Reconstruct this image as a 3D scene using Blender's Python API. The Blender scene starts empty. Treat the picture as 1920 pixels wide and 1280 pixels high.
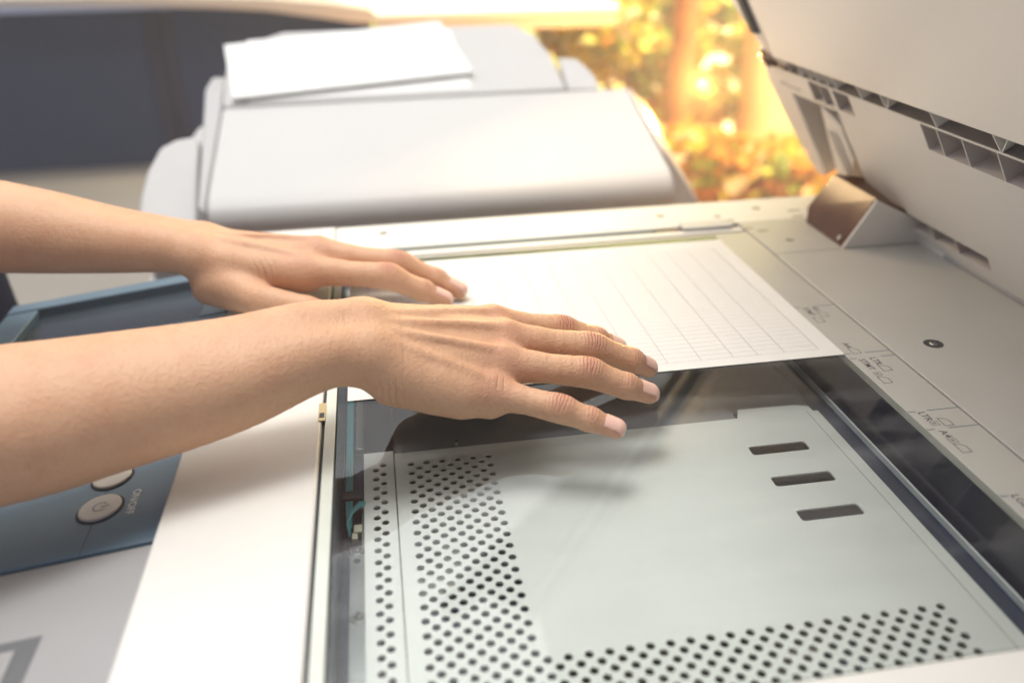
import bpy, math, random
import numpy as np
from mathutils import Vector, Matrix
C = bpy.context.scene
COL = C.collection
S = 0.001                      # everything below is written in millimetres
R = math.radians
random.seed(4); np.random.seed(4)

# ------------------------------------------------------------------ camera
cam_d = bpy.data.cameras.new('camera'); cam = bpy.data.objects.new('camera', cam_d); COL.objects.link(cam)
cam_d.sensor_width = 36.0; cam_d.lens = 1645.8/1920*36.0; cam_d.clip_start = .02; cam_d.clip_end = 60
_a, _b, _c = R(-8.334), R(63.671), R(-1.288)
Rm = Matrix.Rotation(_a, 4, 'Z') @ Matrix.Rotation(_b, 4, 'X') @ Matrix.Rotation(-_c, 4, 'Y')
Rm = Matrix(((0.9877449421, 0.0865103293, -0.1299072447, 0), (-0.1547710008, 0.4354723350, -0.8867974869, 0),
             (-0.0201461314, 0.8960356066, 0.4435248866, 0), (0, 0, 0, 1)))
cam.matrix_world = Matrix.Translation((-.26784, -.64768, .24742)) @ Rm
cam_d.dof.use_dof = True; cam_d.dof.focus_distance = .485; cam_d.dof.aperture_fstop = 4.0
cam_d.dof.aperture_blades = 0
C.camera = cam
C.render.engine = 'CYCLES'

# ------------------------------------------------------------------ world, lamps, exposure
w = bpy.data.worlds.new('World'); C.world = w; w.use_nodes = True
nt = w.node_tree; bg = nt.nodes['Background']
tc = nt.nodes.new('ShaderNodeTexCoord'); sep = nt.nodes.new('ShaderNodeSeparateXYZ'); nt.links.new(tc.outputs['Generated'], sep.inputs[0])
# a room: bright window wall and ceiling on the far side, dimmer and bluer elsewhere
dp = nt.nodes.new('ShaderNodeVectorMath'); dp.operation = 'DOT_PRODUCT'; dp.inputs[1].default_value = (-.12, .70, .70); nt.links.new(tc.outputs['Generated'], dp.inputs[0])
def smooth(sock, a, b):
    m = nt.nodes.new('ShaderNodeMapRange'); m.interpolation_type = 'SMOOTHSTEP'; m.inputs['From Min'].default_value = a; m.inputs['From Max'].default_value = b; nt.links.new(sock, m.inputs['Value']); return m.outputs[0]
ml = nt.nodes.new('ShaderNodeMath'); ml.operation = 'MULTIPLY'; nt.links.new(smooth(dp.outputs['Value'], .05, .97), ml.inputs[0]); nt.links.new(smooth(sep.outputs['Z'], .40, .60), ml.inputs[1])
lo = nt.nodes.new('ShaderNodeMix'); lo.data_type = 'RGBA'; nt.links.new(smooth(dp.outputs['Value'], -.75, .25), lo.inputs[0]); lo.inputs[6].default_value = (.10, .11, .16, 1); lo.inputs[7].default_value = (.18, .20, .29, 1)
mx = nt.nodes.new('ShaderNodeMix'); mx.data_type = 'RGBA'; nt.links.new(ml.outputs[0], mx.inputs[0]); nt.links.new(lo.outputs[2], mx.inputs[6])
mx.inputs[7].default_value = (2.75, 2.71, 2.62, 1)
dl = nt.nodes.new('ShaderNodeVectorMath'); dl.operation = 'DOT_PRODUCT'; dl.inputs[1].default_value = (-.98, .1, .12); nt.links.new(tc.outputs['Generated'], dl.inputs[0])
m3 = nt.nodes.new('ShaderNodeMix'); m3.data_type = 'RGBA'; m3.blend_type = 'ADD'; m3.inputs[7].default_value = (.22, .21, .20, 1); nt.links.new(smooth(dl.outputs['Value'], .35, .95), m3.inputs[0]); nt.links.new(mx.outputs[2], m3.inputs[6])  # added glow on the left to brighten the lid underside
nt.links.new(m3.outputs[2], bg.inputs[0]); bg.inputs[1].default_value = 1.0

def area(name, loc, tgt, sx, sy, power, col):
    d = bpy.data.lights.new(name, 'AREA'); d.shape = 'RECTANGLE'; d.size = sx; d.size_y = sy; d.energy = power; d.color = col
    o = bpy.data.objects.new(name, d); COL.objects.link(o); o.location = loc
    o.rotation_euler = (Vector(tgt) - Vector(loc)).to_track_quat('-Z', 'Y').to_euler(); return o
area('ceiling_lamp', (-.42, -.02, 1.7), (-.25, -.2, 0), .75, .5, 23, (1, .97, .93))
area('garden_sunlight', (1.5, 1.35, 2.4), (1.2, 3.6, -.4), .6, .6, 480, (1, .87, .58)).data.spread = R(110)
def point(name, loc, power, col, r=0.0):
    d = bpy.data.lights.new(name, 'POINT'); d.energy = power; d.color = col; d.shadow_soft_size = r
    o = bpy.data.objects.new(name, d); COL.objects.link(o); o.location = loc; return o
point('flare_fill_lamp', (.335, .95, -.055), 30, (1, .47, .11))  # added lamp behind the deck, its glow in the haze imitates lens flare
area('added_lid_fill', (-.10, .31, .235), (.09, .0, .07), .12, .08, .9, (1, .68, .34))  # added lamp above the view, warms the lid as flare would
C.view_settings.view_transform = 'Standard'; C.view_settings.look = 'None'
C.view_settings.gamma = 1; C.view_settings.exposure = 0

# ------------------------------------------------------------------ materials
def mat(name, col, rough=.5, metal=0, noise=0, nscale=60, bump=0, bscale=300, coat=0, sss=0, spec=.5, emis=None):
    m = bpy.data.materials.new(name); m.use_nodes = True; n = m.node_tree; b = n.nodes['Principled BSDF']
    b.inputs['Base Color'].default_value = (*col, 1); b.inputs['Roughness'].default_value = rough
    b.inputs['Metallic'].default_value = metal; b.inputs['Coat Weight'].default_value = coat
    b.inputs['Specular IOR Level'].default_value = spec
    t = n.nodes.new('ShaderNodeTexCoord')
    if noise:
        a = n.nodes.new('ShaderNodeTexNoise'); a.inputs['Scale'].default_value = nscale; a.inputs['Detail'].default_value = 4
        n.links.new(t.outputs['Object'], a.inputs['Vector'])
        r = n.nodes.new('ShaderNodeValToRGB'); r.color_ramp.elements[0].position = .3; r.color_ramp.elements[1].position = .7
        r.color_ramp.elements[0].color = (*[c*(1-noise) for c in col], 1); r.color_ramp.elements[1].color = (*[min(1, c*(1+noise)) for c in col], 1)
        n.links.new(a.outputs['Fac'], r.inputs[0]); n.links.new(r.outputs[0], b.inputs['Base Color'])
        q = n.nodes.new('ShaderNodeMapRange'); q.inputs['To Min'].default_value = rough*.85; q.inputs['To Max'].default_value = min(1, rough*1.15)
        n.links.new(a.outputs['Fac'], q.inputs['Value']); n.links.new(q.outputs[0], b.inputs['Roughness'])
    if bump:
        a = n.nodes.new('ShaderNodeTexNoise'); a.inputs['Scale'].default_value = bscale; a.inputs['Detail'].default_value = 3
        n.links.new(t.outputs['Object'], a.inputs['Vector'])
        u = n.nodes.new('ShaderNodeBump'); u.inputs['Strength'].default_value = bump; u.inputs['Distance'].default_value = .0004
        n.links.new(a.outputs['Fac'], u.inputs['Height']); n.links.new(u.outputs[0], b.inputs['Normal'])
    return m
M = {}
M['deck'] = mat('white plastic', (.70, .685, .645), .42, noise=.02, nscale=25, bump=.25, bscale=900)
M['deck_grey'] = mat('warm grey plastic', (.44, .43, .40), .40, noise=.03, nscale=20, bump=.25, bscale=900)
M['ruler'] = mat('ruler plastic', (.43, .42, .385), .36, noise=.03, nscale=20)
M['front'] = mat('front cover plastic', (.33, .33, .33), .5, noise=.03, nscale=25, bump=.2, bscale=900)
M['panel'] = mat('blue plastic', (.105, .165, .215), .42, noise=.04, nscale=30, bump=.2, bscale=900)
M['screen'] = mat('screen', (.045, .058, .072), .22, noise=.06, nscale=10)
M['button'] = mat('button plastic', (.62, .57, .50), .4)
M['ink'] = mat('printed ink', (.06, .06, .08), .6)
M['ink_blue'] = mat('printed tick', (.07, .12, .17), .6)
M['white_ink'] = mat('white ink', (.70, .72, .70), .6)
M['dark'] = mat('black plastic', (.006, .009, .028), .35, noise=.2, nscale=40)
M['void'] = mat('dark interior', (.010, .013, .030), .6, noise=.5, nscale=60)
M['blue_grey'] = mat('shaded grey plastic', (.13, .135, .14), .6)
M['plate_shaded'] = mat('shaded steel plate', (.22, .235, .26), .4, noise=.04, nscale=10)  # shadow of the sheet on the far plate put into the colour
M['groove'] = mat('seam shadow gap', (.03, .033, .04), .7)
M['plate'] = mat('painted steel', (.755, .76, .74), .32, metal=.1, noise=.05, nscale=9, bump=.05, bscale=700)
M['steel'] = mat('zinc steel', (.40, .42, .42), .34, metal=.8, noise=.12, nscale=40)
M['screw'] = mat('screw metal', (.36, .36, .35), .32, metal=.95, noise=.15, nscale=400)
M['rail'] = mat('rail', (.80, .82, .84), .3, metal=.2)
M['blue_dark'] = mat('blue black coating', (.018, .032, .070), .4, noise=.15, nscale=30)
M['cable'] = mat('cyan cable', (.10, .36, .40), .4)
M['connector'] = mat('connector nylon', (.55, .52, .42), .5)
M['brass'] = mat('brass clip', (.55, .42, .22), .35, metal=.7)
M['edge_strip'] = mat('pale guide strip', (.62, .65, .58), .3, noise=.04, nscale=60)
M['lid'] = mat('lid plastic', (.70, .68, .635), .44, noise=.03, nscale=14, bump=.25, bscale=900)
M['pad'] = mat('white pad', (.80, .77, .71), .35, noise=.03, nscale=5)
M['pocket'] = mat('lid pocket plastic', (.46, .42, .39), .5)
M['bracket'] = mat('flare tinted hinge plastic', (.085, .028, .008), .3, noise=.2, nscale=80)  # black plastic with the orange flare over it put into the colour
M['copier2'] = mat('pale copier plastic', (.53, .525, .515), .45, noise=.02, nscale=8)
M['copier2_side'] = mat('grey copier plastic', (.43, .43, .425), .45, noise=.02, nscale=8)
M['desk'] = mat('white laminate', (.70, .68, .65), .4, noise=.02, nscale=4)
M['desk_edge'] = mat('desk edge band', (.50, .47, .42), .5, noise=.03, nscale=4)
M['fabric'] = mat('navy partition fabric', (.026, .040, .088), .95, noise=.35, nscale=120, bump=.6, bscale=500, spec=.1)
M['seam'] = mat('partition seam', (.014, .014, .035), .8)
M['table'] = mat('beige tabletop', (.27, .25, .22), .6, noise=.05, nscale=3)
M['shirt'] = mat('dark navy shirt', (.018, .018, .035), .9, noise=.3, nscale=300, bump=.5, bscale=800, spec=.15)
M['trunk'] = mat('orange brown bark', (.34, .12, .022), .8, noise=.25, nscale=20, bump=.5, bscale=60)
M['post'] = mat('pale wood post', (.62, .36, .14), .7, noise=.1, nscale=12)
M['soil'] = mat('reddish garden soil', (.38, .115, .02), .9, noise=.4, nscale=9)
M['wall'] = mat('ochre garden wall', (.50, .54, .18), .9, noise=.3, nscale=2.2)
for k, c in dict(leafY=(.50, .44, .045), leafG=(.20, .25, .03), leafO=(.55, .24, .03), leafW=(.80, .74, .50)).items():
    m = mat('leaf '+k, c, .45, noise=.25, nscale=30)
    n = m.node_tree; b = n.nodes['Principled BSDF']; o = n.nodes['Material Output']
    tr = n.nodes.new('ShaderNodeBsdfTranslucent'); tr.inputs[0].default_value = (*c, 1); mx = n.nodes.new('ShaderNodeMixShader'); mx.inputs[0].default_value = .4
    n.links.new(b.outputs[0], mx.inputs[1]); n.links.new(tr.outputs[0], mx.inputs[2]); n.links.new(mx.outputs[0], o.inputs[0]); M[k] = m

def glass_mat():
    m = bpy.data.materials.new('platen glass'); m.use_nodes = True; n = m.node_tree; n.nodes.clear()
    o = n.nodes.new('ShaderNodeOutputMaterial'); mx = n.nodes.new('ShaderNodeMixShader'); fr = n.nodes.new('ShaderNodeFresnel')
    tr = n.nodes.new('ShaderNodeBsdfTransparent'); gl = n.nodes.new('ShaderNodeBsdfGlossy')
    fr.inputs[0].default_value = 1.62; tr.inputs[0].default_value = (.975, .985, .98, 1); gl.inputs['Roughness'].default_value = .012
    t = n.nodes.new('ShaderNodeTexCoord'); a = n.nodes.new('ShaderNodeTexNoise'); a.inputs['Scale'].default_value = 14; a.inputs['Detail'].default_value = 5
    q = n.nodes.new('ShaderNodeMapRange'); q.inputs['From Min'].default_value = .45; q.inputs['From Max'].default_value = .75; q.inputs['To Min'].default_value = .008; q.inputs['To Max'].default_value = .05
    n.links.new(t.outputs['Object'], a.inputs['Vector']); n.links.new(a.outputs['Fac'], q.inputs['Value']); n.links.new(q.outputs[0], gl.inputs['Roughness'])
    n.links.new(fr.outputs[0], mx.inputs[0]); n.links.new(tr.outputs[0], mx.inputs[1]); n.links.new(gl.outputs[0], mx.inputs[2]); df = n.nodes.new('ShaderNodeBsdfDiffuse'); df.inputs[0].default_value = (.8, .8, .8, 1); mp = n.nodes.new('ShaderNodeMapping'); mp.inputs['Rotation'].default_value = (0, 0, .5); mp.inputs['Scale'].default_value = (9, 45, 1)
    sn = n.nodes.new('ShaderNodeTexNoise'); sn.inputs['Scale'].default_value = 1; sn.inputs['Detail'].default_value = 6; n.links.new(t.outputs['Object'], mp.inputs[0]); n.links.new(mp.outputs[0], sn.inputs['Vector'])
    sr = n.nodes.new('ShaderNodeMapRange'); sr.inputs['From Min'].default_value = .5; sr.inputs['From Max'].default_value = .8; sr.inputs['To Max'].default_value = .10; n.links.new(sn.outputs['Fac'], sr.inputs['Value'])
    m2 = n.nodes.new('ShaderNodeMixShader'); n.links.new(sr.outputs[0], m2.inputs[0]); n.links.new(mx.outputs[0], m2.inputs[1]); n.links.new(df.outputs[0], m2.inputs[2]); n.links.new(m2.outputs[0], o.inputs[0])
    return m
M['glass'] = glass_mat()
m = bpy.data.materials.new('glass side'); m.use_nodes = True; n = m.node_tree; n.nodes.clear()
o = n.nodes.new('ShaderNodeOutputMaterial'); tr = n.nodes.new('ShaderNodeBsdfTransparent'); tr.inputs[0].default_value = (.97, .99, .98, 1); n.links.new(tr.outputs[0], o.inputs[0]); M['glass_under'] = m
M['glass_edge'] = mat('green glass edge', (.16, .30, .26), .2)

# ------------------------------------------------------------------ mesh helpers
class MB:
    def __init__(s): s.v = []; s.f = []; s.mi = []
    def face(s, pts, mi=0):
        k = len(s.v); s.v += [tuple(p) for p in pts]; s.f.append(tuple(range(k, k+len(pts)))); s.mi.append(mi); return s
    def box(s, x0, x1, y0, y1, z0, z1, mi=0, fn=None):
        c = [(x0,y0,z0),(x1,y0,z0),(x1,y1,z0),(x0,y1,z0),(x0,y0,z1),(x1,y0,z1),(x1,y1,z1),(x0,y1,z1)]
        if fn: c = [fn(*p) for p in c]
        k = len(s.v); s.v += c
        for q in ((0,3,2,1),(4,5,6,7),(0,1,5,4),(1,2,6,5),(2,3,7,6),(3,0,4,7)): s.f.append(tuple(k+i for i in q)); s.mi.append(mi)
        return s
    def prism(s, base, top, mi=0):          # two loops of equal length
        k = len(s.v); n = len(base); s.v += [tuple(p) for p in base] + [tuple(p) for p in top]
        s.f.append(tuple(k+n-1-i for i in range(n))); s.mi.append(mi); s.f.append(tuple(k+n+i for i in range(n))); s.mi.append(mi)
        for i in range(n): j = (i+1) % n; s.f.append((k+i, k+j, k+n+j, k+n+i)); s.mi.append(mi)
        return s
    def cyl(s, c, r, h, n=24, r2=None, mi=0, axis=(0,0,1)):
        r2 = r if r2 is None else r2; ax = Vector(axis).normalized(); u = ax.orthogonal().normalized(); v = ax.cross(u); c = Vector(c)
        lo = [c + (u*math.cos(t)+v*math.sin(t))*r for t in [2*math.pi*i/n for i in range(n)]]
        hi = [c + ax*h + (u*math.cos(t)+v*math.sin(t))*r2 for t in [2*math.pi*i/n for i in range(n)]]
        return s.prism(lo, hi, mi)
    def tube(s, pts, r, n=10, mi=0):
        pts = [Vector(p) for p in pts]; k = len(s.v); prev = None
        for i, p in enumerate(pts):
            d = (pts[min(i+1, len(pts)-1)] - pts[max(i-1, 0)]).normalized()
            u = d.orthogonal().normalized() if prev is None else (prev - d*prev.dot(d)).normalized(); prev = u; v = d.cross(u)
            rr = r[i] if isinstance(r, (list, tuple)) else r
            s.v += [tuple(p + (u*math.cos(t)+v*math.sin(t))*rr) for t in [2*math.pi*j/n for j in range(n)]]
        for i in range(len(pts)-1):
            for j in range(n): a = k+i*n+j; b = k+i*n+(j+1) % n; s.f.append((a, b, b+n, a+n)); s.mi.append(mi)
        s.f.append(tuple(k+n-1-j for j in range(n))); s.f.append(tuple(k+(len(pts)-1)*n+j for j in range(n))); s.mi += [mi, mi]
        return s
    def build(s, name, mats, parent=None, bevel=0, smooth=False, seg=3):
        me = bpy.data.meshes.new(name); me.from_pydata([(x*S, y*S, z*S) for x, y, z in s.v], [], s.f)
        for m in (mats if isinstance(mats, (list, tuple)) else [mats]): me.materials.append(M[m] if isinstance(m, str) else m)
        me.polygons.foreach_set('material_index', s.mi); me.update()
        o = bpy.data.objects.new(name, me); COL.objects.link(o)
        if parent: o.parent = parent
        if bevel:
            b = o.modifiers.new('bevel', 'BEVEL'); b.width = bevel*S; b.segments = seg; b.limit_method = 'ANGLE'; b.angle_limit = R(35); b.harden_normals = False
        if smooth or bevel:
            me.shade_smooth()
            if not smooth or bevel:
                try:
                    with bpy.context.temp_override(object=o, active_object=o, selected_objects=[o], selected_editable_objects=[o]): bpy.ops.object.shade_smooth_by_angle(angle=R(32))
                except Exception: me.shade_flat()
        return o
def pieces(q, name, mats, parent, **kw):      # every separate piece of q becomes an object of its own
    par = list(range(len(q.v)))
    def fd(a):
        while par[a] != a: par[a] = par[par[a]]; a = par[a]
        return a
    for f in q.f:
        for i in f[1:]: par[fd(i)] = fd(f[0])
    groups = {}
    for f, m in zip(q.f, q.mi): groups.setdefault(fd(f[0]), []).append((f, m))
    for fs in groups.values():
        p = MB(); mp = {}
        for f, m in fs:
            for i in f:
                if i not in mp: mp[i] = len(p.v); p.v.append(q.v[i])
            p.f.append(tuple(mp[i] for i in f)); p.mi.append(m)
        p.build(name, mats, parent, **kw)
def thing(name, label, cat, group=None, kind=None, loc=(0, 0, 0)):
    o = bpy.data.objects.new(name, None); COL.objects.link(o); o.empty_display_size = .02; return tag(o, label, cat, group, kind)
def tag(o, label=None, cat=None, group=None, kind=None):
    if label: o['label'] = label
    if cat: o['category'] = cat
    if group: o['group'] = group
    if kind: o['kind'] = kind
    return o
def text_mesh(name, body, x, y, z, size, mt, parent, up=(1, 0, 0), right=(0, -1, 0), bold=0, sx=1.0, nrm=None):
    cu = bpy.data.curves.new(name, 'FONT'); cu.body = body; cu.size = size*S; cu.offset = bold*S; cu.extrude = .02*S; cu.resolution_u = 3
    t = bpy.data.objects.new(name+'_tmp', cu); COL.objects.link(t)
    dg = bpy.context.evaluated_depsgraph_get(); me = bpy.data.meshes.new_from_object(t.evaluated_get(dg)); bpy.data.objects.remove(t)
    me.name = name; me.materials.clear(); me.materials.append(M[mt]); o = bpy.data.objects.new(name, me); COL.objects.link(o)
    r = Vector(right).normalized(); u = Vector(up).normalized(); nn = r.cross(u)
    mw = Matrix(((r.x*sx, u.x, nn.x, x*S), (r.y*sx, u.y, nn.y, y*S), (r.z*sx, u.z, nn.z, z*S), (0, 0, 0, 1)))
    me.transform(mw); o.parent = parent
    return o

# ------------------------------------------------------------------ HAZE (added volume, its glow imitates lens flare)
hz = MB().box(-4800, 5300, -2400, 5300, -1012, 3400).build('haze', 'deck')
hm = bpy.data.materials.new('flare haze'); hm.use_nodes = True; hn = hm.node_tree; hn.nodes.clear()
ho = hn.nodes.new('ShaderNodeOutputMaterial'); hv = hn.nodes.new('ShaderNodeVolumePrincipled'); hv.inputs['Density'].default_value = .062; hv.inputs['Color'].default_value = (.88, .92, 1.0, 1); hv.inputs['Anisotropy'].default_value = 0.2
hn.links.new(hv.outputs[0], ho.inputs['Volume']); hz.data.materials.clear(); hz.data.materials.append(hm); tag(hz, kind='stuff')
# ================================================================== SETTING
MB().box(-3000, 340, 250, 1640, -300, -280).build('table_surface', 'table', bevel=0)
tag(bpy.data.objects['table_surface'], 'wide beige worktop running behind the copiers at left', 'worktop')
bpy.data.objects['table_surface'].name = 'worktop'
g = MB(); g.box(-4700, 5200, -2300, 5200, -1010, -1000); tag(g.build('ground', 'soil'), 'reddish brown ground', kind='structure')

# ================================================================== PHOTOCOPIER
cop = thing('photocopier', 'open photocopier with glass bed, blue control panel and raised lid', 'photocopier')
# deck parts
MB().box(-382, -311.6, -600, 100, -60, 0).build('front_bezel', 'deck', cop, 1.6)
MB().box(-311, 29.2, -600, -439.9, -40, 0).build('side_bezel', 'deck', cop, .8)
MB().box(-311, 140, 36.5, 97, -30, 0).build('far_bezel', 'deck', cop, 1.2)
MB().box(-303, 29.2, 18, 27.6, -6, -.6).build('slit_frame', 'deck', cop, .4)
MB().box(-303, 0, 9, 14, -5, -.4).build('glass_border', 'ruler', cop, .4)
MB().box(-300, 29.2, 14.4, 17.6, -6, -3).build('slit_groove', 'groove', cop)
MB().box(-302, -36, 28.2, 36, -8, -3.5).build('scan_slit', 'glass_edge', cop)
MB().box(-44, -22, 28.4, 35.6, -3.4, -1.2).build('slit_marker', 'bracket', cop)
MB().box(-21, 22, 25.5, 42, -.2, 2.2).build('slit_cap', 'copier2', cop, .8)
MB().box(.2, 29.2, -439.6, 13, -5, 0).build('ruler_strip', 'ruler', cop, .35)
MB().box(30.6, 560, -600, -41.4, -60, .3).build('rear_deck', 'deck_grey', cop, .7)
MB().box(30.6, 560, -40.6, 35.9, -60, .3).build('rear_corner_deck', 'deck_grey', cop, .7)
MB().box(-400, 600, -640, 110, -700, -64).build('body', 'front', cop, 3)
pieces(MB().box(-311.55, -302.9, -440, 97, -4, -2.4).box(29.3, 30.5, -600, 36, -9, -4), 'deck_seam', 'groove', cop)
MB().box(-309.9, -304.2, -439.5, 30, -6, -.5).build('guide_strip', 'edge_strip', cop, .3)
b = MB().box(-313.6, -309.8, -229, -210, -.5, .5).build('guide_clip', 'brass', cop, .15)
MB().box(-313.0, -310.4, -226, -221, .5, .62).build('clip_slot', 'dark', b)
# holes and small screws in the deck
def deck_hole(x, y, z, r=3.4):
    o = MB().cyl((x, y, z-.15), r, .22, 28).build('screw_hole', 'groove', cop)
    MB().cyl((x, y, z+.03), r*.62, .12, 20).build('screw_head', 'screw', o)
for x, y in ((-271, 74), (-28, 68), (62, 71)): deck_hole(x, y, 0, 3.6)
for x, y in ((20, 56), (55, -14)): deck_hole(x, y, 0 if y > 30 else .3, 3.0)
mk = MB()
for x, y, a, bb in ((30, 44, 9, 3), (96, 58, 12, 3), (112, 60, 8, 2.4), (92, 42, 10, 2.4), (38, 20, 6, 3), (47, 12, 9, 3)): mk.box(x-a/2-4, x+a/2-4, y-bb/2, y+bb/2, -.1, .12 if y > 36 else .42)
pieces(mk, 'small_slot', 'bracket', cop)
# recessed screw in rear deck
sh = MB(); ring = [(59.8+5.9*math.cos(t), -207.5+5.9*math.sin(t)) for t in np.linspace(0, 2*math.pi, 32, endpoint=False)]
sh.prism([(x, y, .1) for x, y in ring], [(x, y, .42) for x, y in ring]).build('screw_recess', 'groove', cop)
def make_screw(x, y, z, r=2.6, parent=cop, washer=0, cross='dark'):
    q = MB(); q.cyl((x, y, z-.3), (washer or r)*1.14, .25, 32, mi=1)  # thin dark disc underneath paints the screw's shadow ring
    if washer: q.cyl((x, y, z), washer, .5, 32, washer*.96)
    q.cyl((x, y, z+(.45 if washer else 0)), r*1.06, 1.2, 6 if washer else 24, r*.92); q.cyl((x, y, z+(1.6 if washer else 1.2)), r*.78, .7, 24, r*.5)
    o = q.build('screw', ['screw', 'dark'], parent, .12); zt = z+(2.3 if washer else 1.9)
    c = MB(); l = r*.55
    c.box(x-l, x+l, y-.28, y+.28, zt, zt+.06); c.box(x-.28, x+.28, y-l, y+l, zt+.07, zt+.12); c.build('cross_slot', cross, o)
    return o
make_screw(59.8, -207.5, -.9, 3.4)
# ruler ticks and letterings
tk = MB()
def tick(y, x0, x1): tk.box(x0, x1, y-.28, y+.28, .02, .07)
for y, xi, xo in ((-140, 0, 14), (-209.8, 0, 13.4), (-216.2, 0, 20.5), (-279.2, 0, 11.2), (-297.2, 0, 12.2), (-355.6, 0, 14)):
    tick(y, .5, 4.3); tick(y, xo, 29)
    tk.box(.5, 1.0, y-.28, y+1.2, .02, .07)
ruler = bpy.data.objects['ruler_strip']; pieces(tk, 'size_tick', 'ink_blue', ruler)
def icon(x, y, w_, h_, parent):     # sheet symbol with a folded corner drawn as an outline, w along -y, h along +x
    q = MB(); t = .46
    P = [(x, y), (x+h_, y-w_*.25), (x+h_, y-w_), (x, y-w_)]
    P = [(x, y), (x+h_*.55, y-w_*.08), (x+h_, y-w_*.36), (x+h_, y-w_), (x, y-w_)]
    for i in range(len(P)):
        a, b_ = Vector((*P[i], .05)), Vector((*P[(i+1) % len(P)], .05)); d = (b_-a).normalized()*t/2; nn = Vector((-d.y, d.x, 0)); a -= d; b_ += d
        q.face([a-nn, b_-nn, b_+nn, a+nn])
    q.build('page_symbol', 'ink', parent)
def boxed(x, y, parent, h_=4.4, w_=4.0):
    q = MB(); t = .3
    for r_ in ((x, x+t, y-w_, y), (x+h_-t, x+h_, y-w_, y), (x+t, x+h_-t, y-t, y), (x+t, x+h_-t, y-w_, y-w_+t)): q.box(*r_, .03, .06)
    q.build('letter_frame', 'ink', parent); text_mesh('lettering', 'R', x+1.0, y-1.0, .03, 3.2, 'ink', parent)
T = lambda s_, x, y, size, sx=1.0: text_mesh('lettering', s_, x, y, .03, size, 'ink', ruler, sx=sx, bold=.06)
T('A5', 12, -141, 5.4); icon(12, -149, 8, 5, ruler); T('STMT', 5.5, -141, 5.4, .95); icon(5.5, -156.5, 8, 5, ruler)
T('A4', 5.6, -195.4, 5.6); icon(5.8, -202.5, 7.6, 5.2, ruler)
T('LTR', 12.2, -216.6, 5.8, .95); icon(12.2, -226.8, 7, 5.4, ruler)
T('STMT', 4.9, -217.4, 5.6, 1.02); boxed(4.6, -234.2, ruler); icon(4.6, -239.4, 8, 5.2, ruler)
T('LTR', 5.0, -279.9, 5.8, .95); boxed(5.4, -289.9, ruler); icon(11.6, -287.6, 7.6, 5.0, ruler)
T('A4', 5.2, -298.8, 5.8, 1.05); boxed(5.0, -306.6, ruler); icon(5.4, -311.6, 8, 5.0, ruler)
T('LGL', 5.4, -355.0, 5.8); icon(5.4, -366, 9, 5, ruler)

# ------------------------------------------------ glass slab
g = MB(); z0, z1 = -4, -.45; x0, x1, y0, y1 = -303.2, -.1, -439.4, 8.6
g.face([(x0,y0,z1),(x1,y0,z1),(x1,y1,z1),(x0,y1,z1)], 0)
g.face([(x0,y0,z0),(x0,y1,z0),(x1,y1,z0),(x1,y0,z0)], 1)
g.face([(x0,y0,z0),(x1,y0,z0),(x1,y0,z1),(x0,y0,z1)], 2); g.face([(x1,y0,z0),(x1,y1,z0),(x1,y1,z1),(x1,y0,z1)], 1)
g.face([(x1,y1,z0),(x0,y1,z0),(x0,y1,z1),(x1,y1,z1)], 2); g.face([(x0,y1,z0),(x0,y0,z0),(x0,y0,z1),(x0,y1,z1)], 2)
g.build('platen_glass', ['glass', 'glass_under', 'glass_edge'], cop)

# ------------------------------------------------ base plate with real perforations
def ring_patch(q, rect, hole, z, th=1.0, mi=0):
    """rectangle with one star-shaped hole; hole walls drop by th"""
    xa, xb, ya, yb = rect; cx = sum(p[0] for p in hole)/len(hole); cy = sum(p[1] for p in hole)/len(hole)
    n = len(hole); hang = [math.atan2(y-cy, x-cx) for x, y in hole]
    corners = [(xb, yb), (xa, yb), (xa, ya), (xb, ya)]
    outer = []
    for a in hang:
        dx, dy = math.cos(a), math.sin(a); ts = []
        if dx > 1e-9: ts.append((xb-cx)/dx)
        if dx < -1e-9: ts.append((xa-cx)/dx)
        if dy > 1e-9: ts.append((yb-cy)/dy)
        if dy < -1e-9: ts.append((ya-cy)/dy)
        t = min(ts); outer.append((cx+dx*t, cy+dy*t))
    k = len(q.v); q.v += [(x, y, z) for x, y in hole] + [(x, y, z) for x, y in outer] + [(x, y, z-th) for x, y in hole] + [(x, y, z) for x, y in corners]
    for i in range(n):
        j = (i+1) % n; ca = [math.atan2(y-cy, x-cx) for x, y in corners]
        a0, a1 = hang[i], hang[j]; d = (a1-a0) % (2*math.pi); extra = []
        for ci, a in enumerate(ca):
            e = (a-a0) % (2*math.pi)
            if 1e-6 < e < d-1e-6: extra.append((e, k+3*n+ci))
        extra.sort()
        q.f.append((k+i, k+n+i, *[e[1] for e in extra], k+n+j, k+j)); q.mi.append(mi)
        q.f.append((k+i, k+j, k+2*n+j, k+2*n+i)); q.mi.append(mi)
H = 4.37; ZP = -30.0; HR = 1.98
cells = {}
def circ(cx, cy, r, n=20): return [(cx+r*math.cos(2*math.pi*i/n), cy+r*math.sin(2*math.pi*i/n)) for i in range(n)]
for j in range(-12, 36):
    for i in range(0, 52):
        if (i+j) % 2: continue
        inleg = 41 <= i <= 51
        infoot = j <= 0 and i >= (0 if j >= -2 else 0) and i <= 51
        if j <= 0:
            if i < 0: continue
            ok = True
        else: ok = inleg
        if ok: cells[(i, j)] = 1
X0, XE = -274.6, -19.0; YB, YT = -387-12.5*H, -214.0
q = MB()
slots = [(-76.3, -42.0, -261.2, -252.2), (-76.1, -41.9, -291.2+1.4, -281.4+1.0), (-75.8, -41.9, -321.0, -311.8)]
slots = [(-76.2, -42.2, -261.0, -252.4), (-76.0, -42.0, -291.2, -282.4), (-75.4, -41.8, -320.8, -312.0)]
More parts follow.
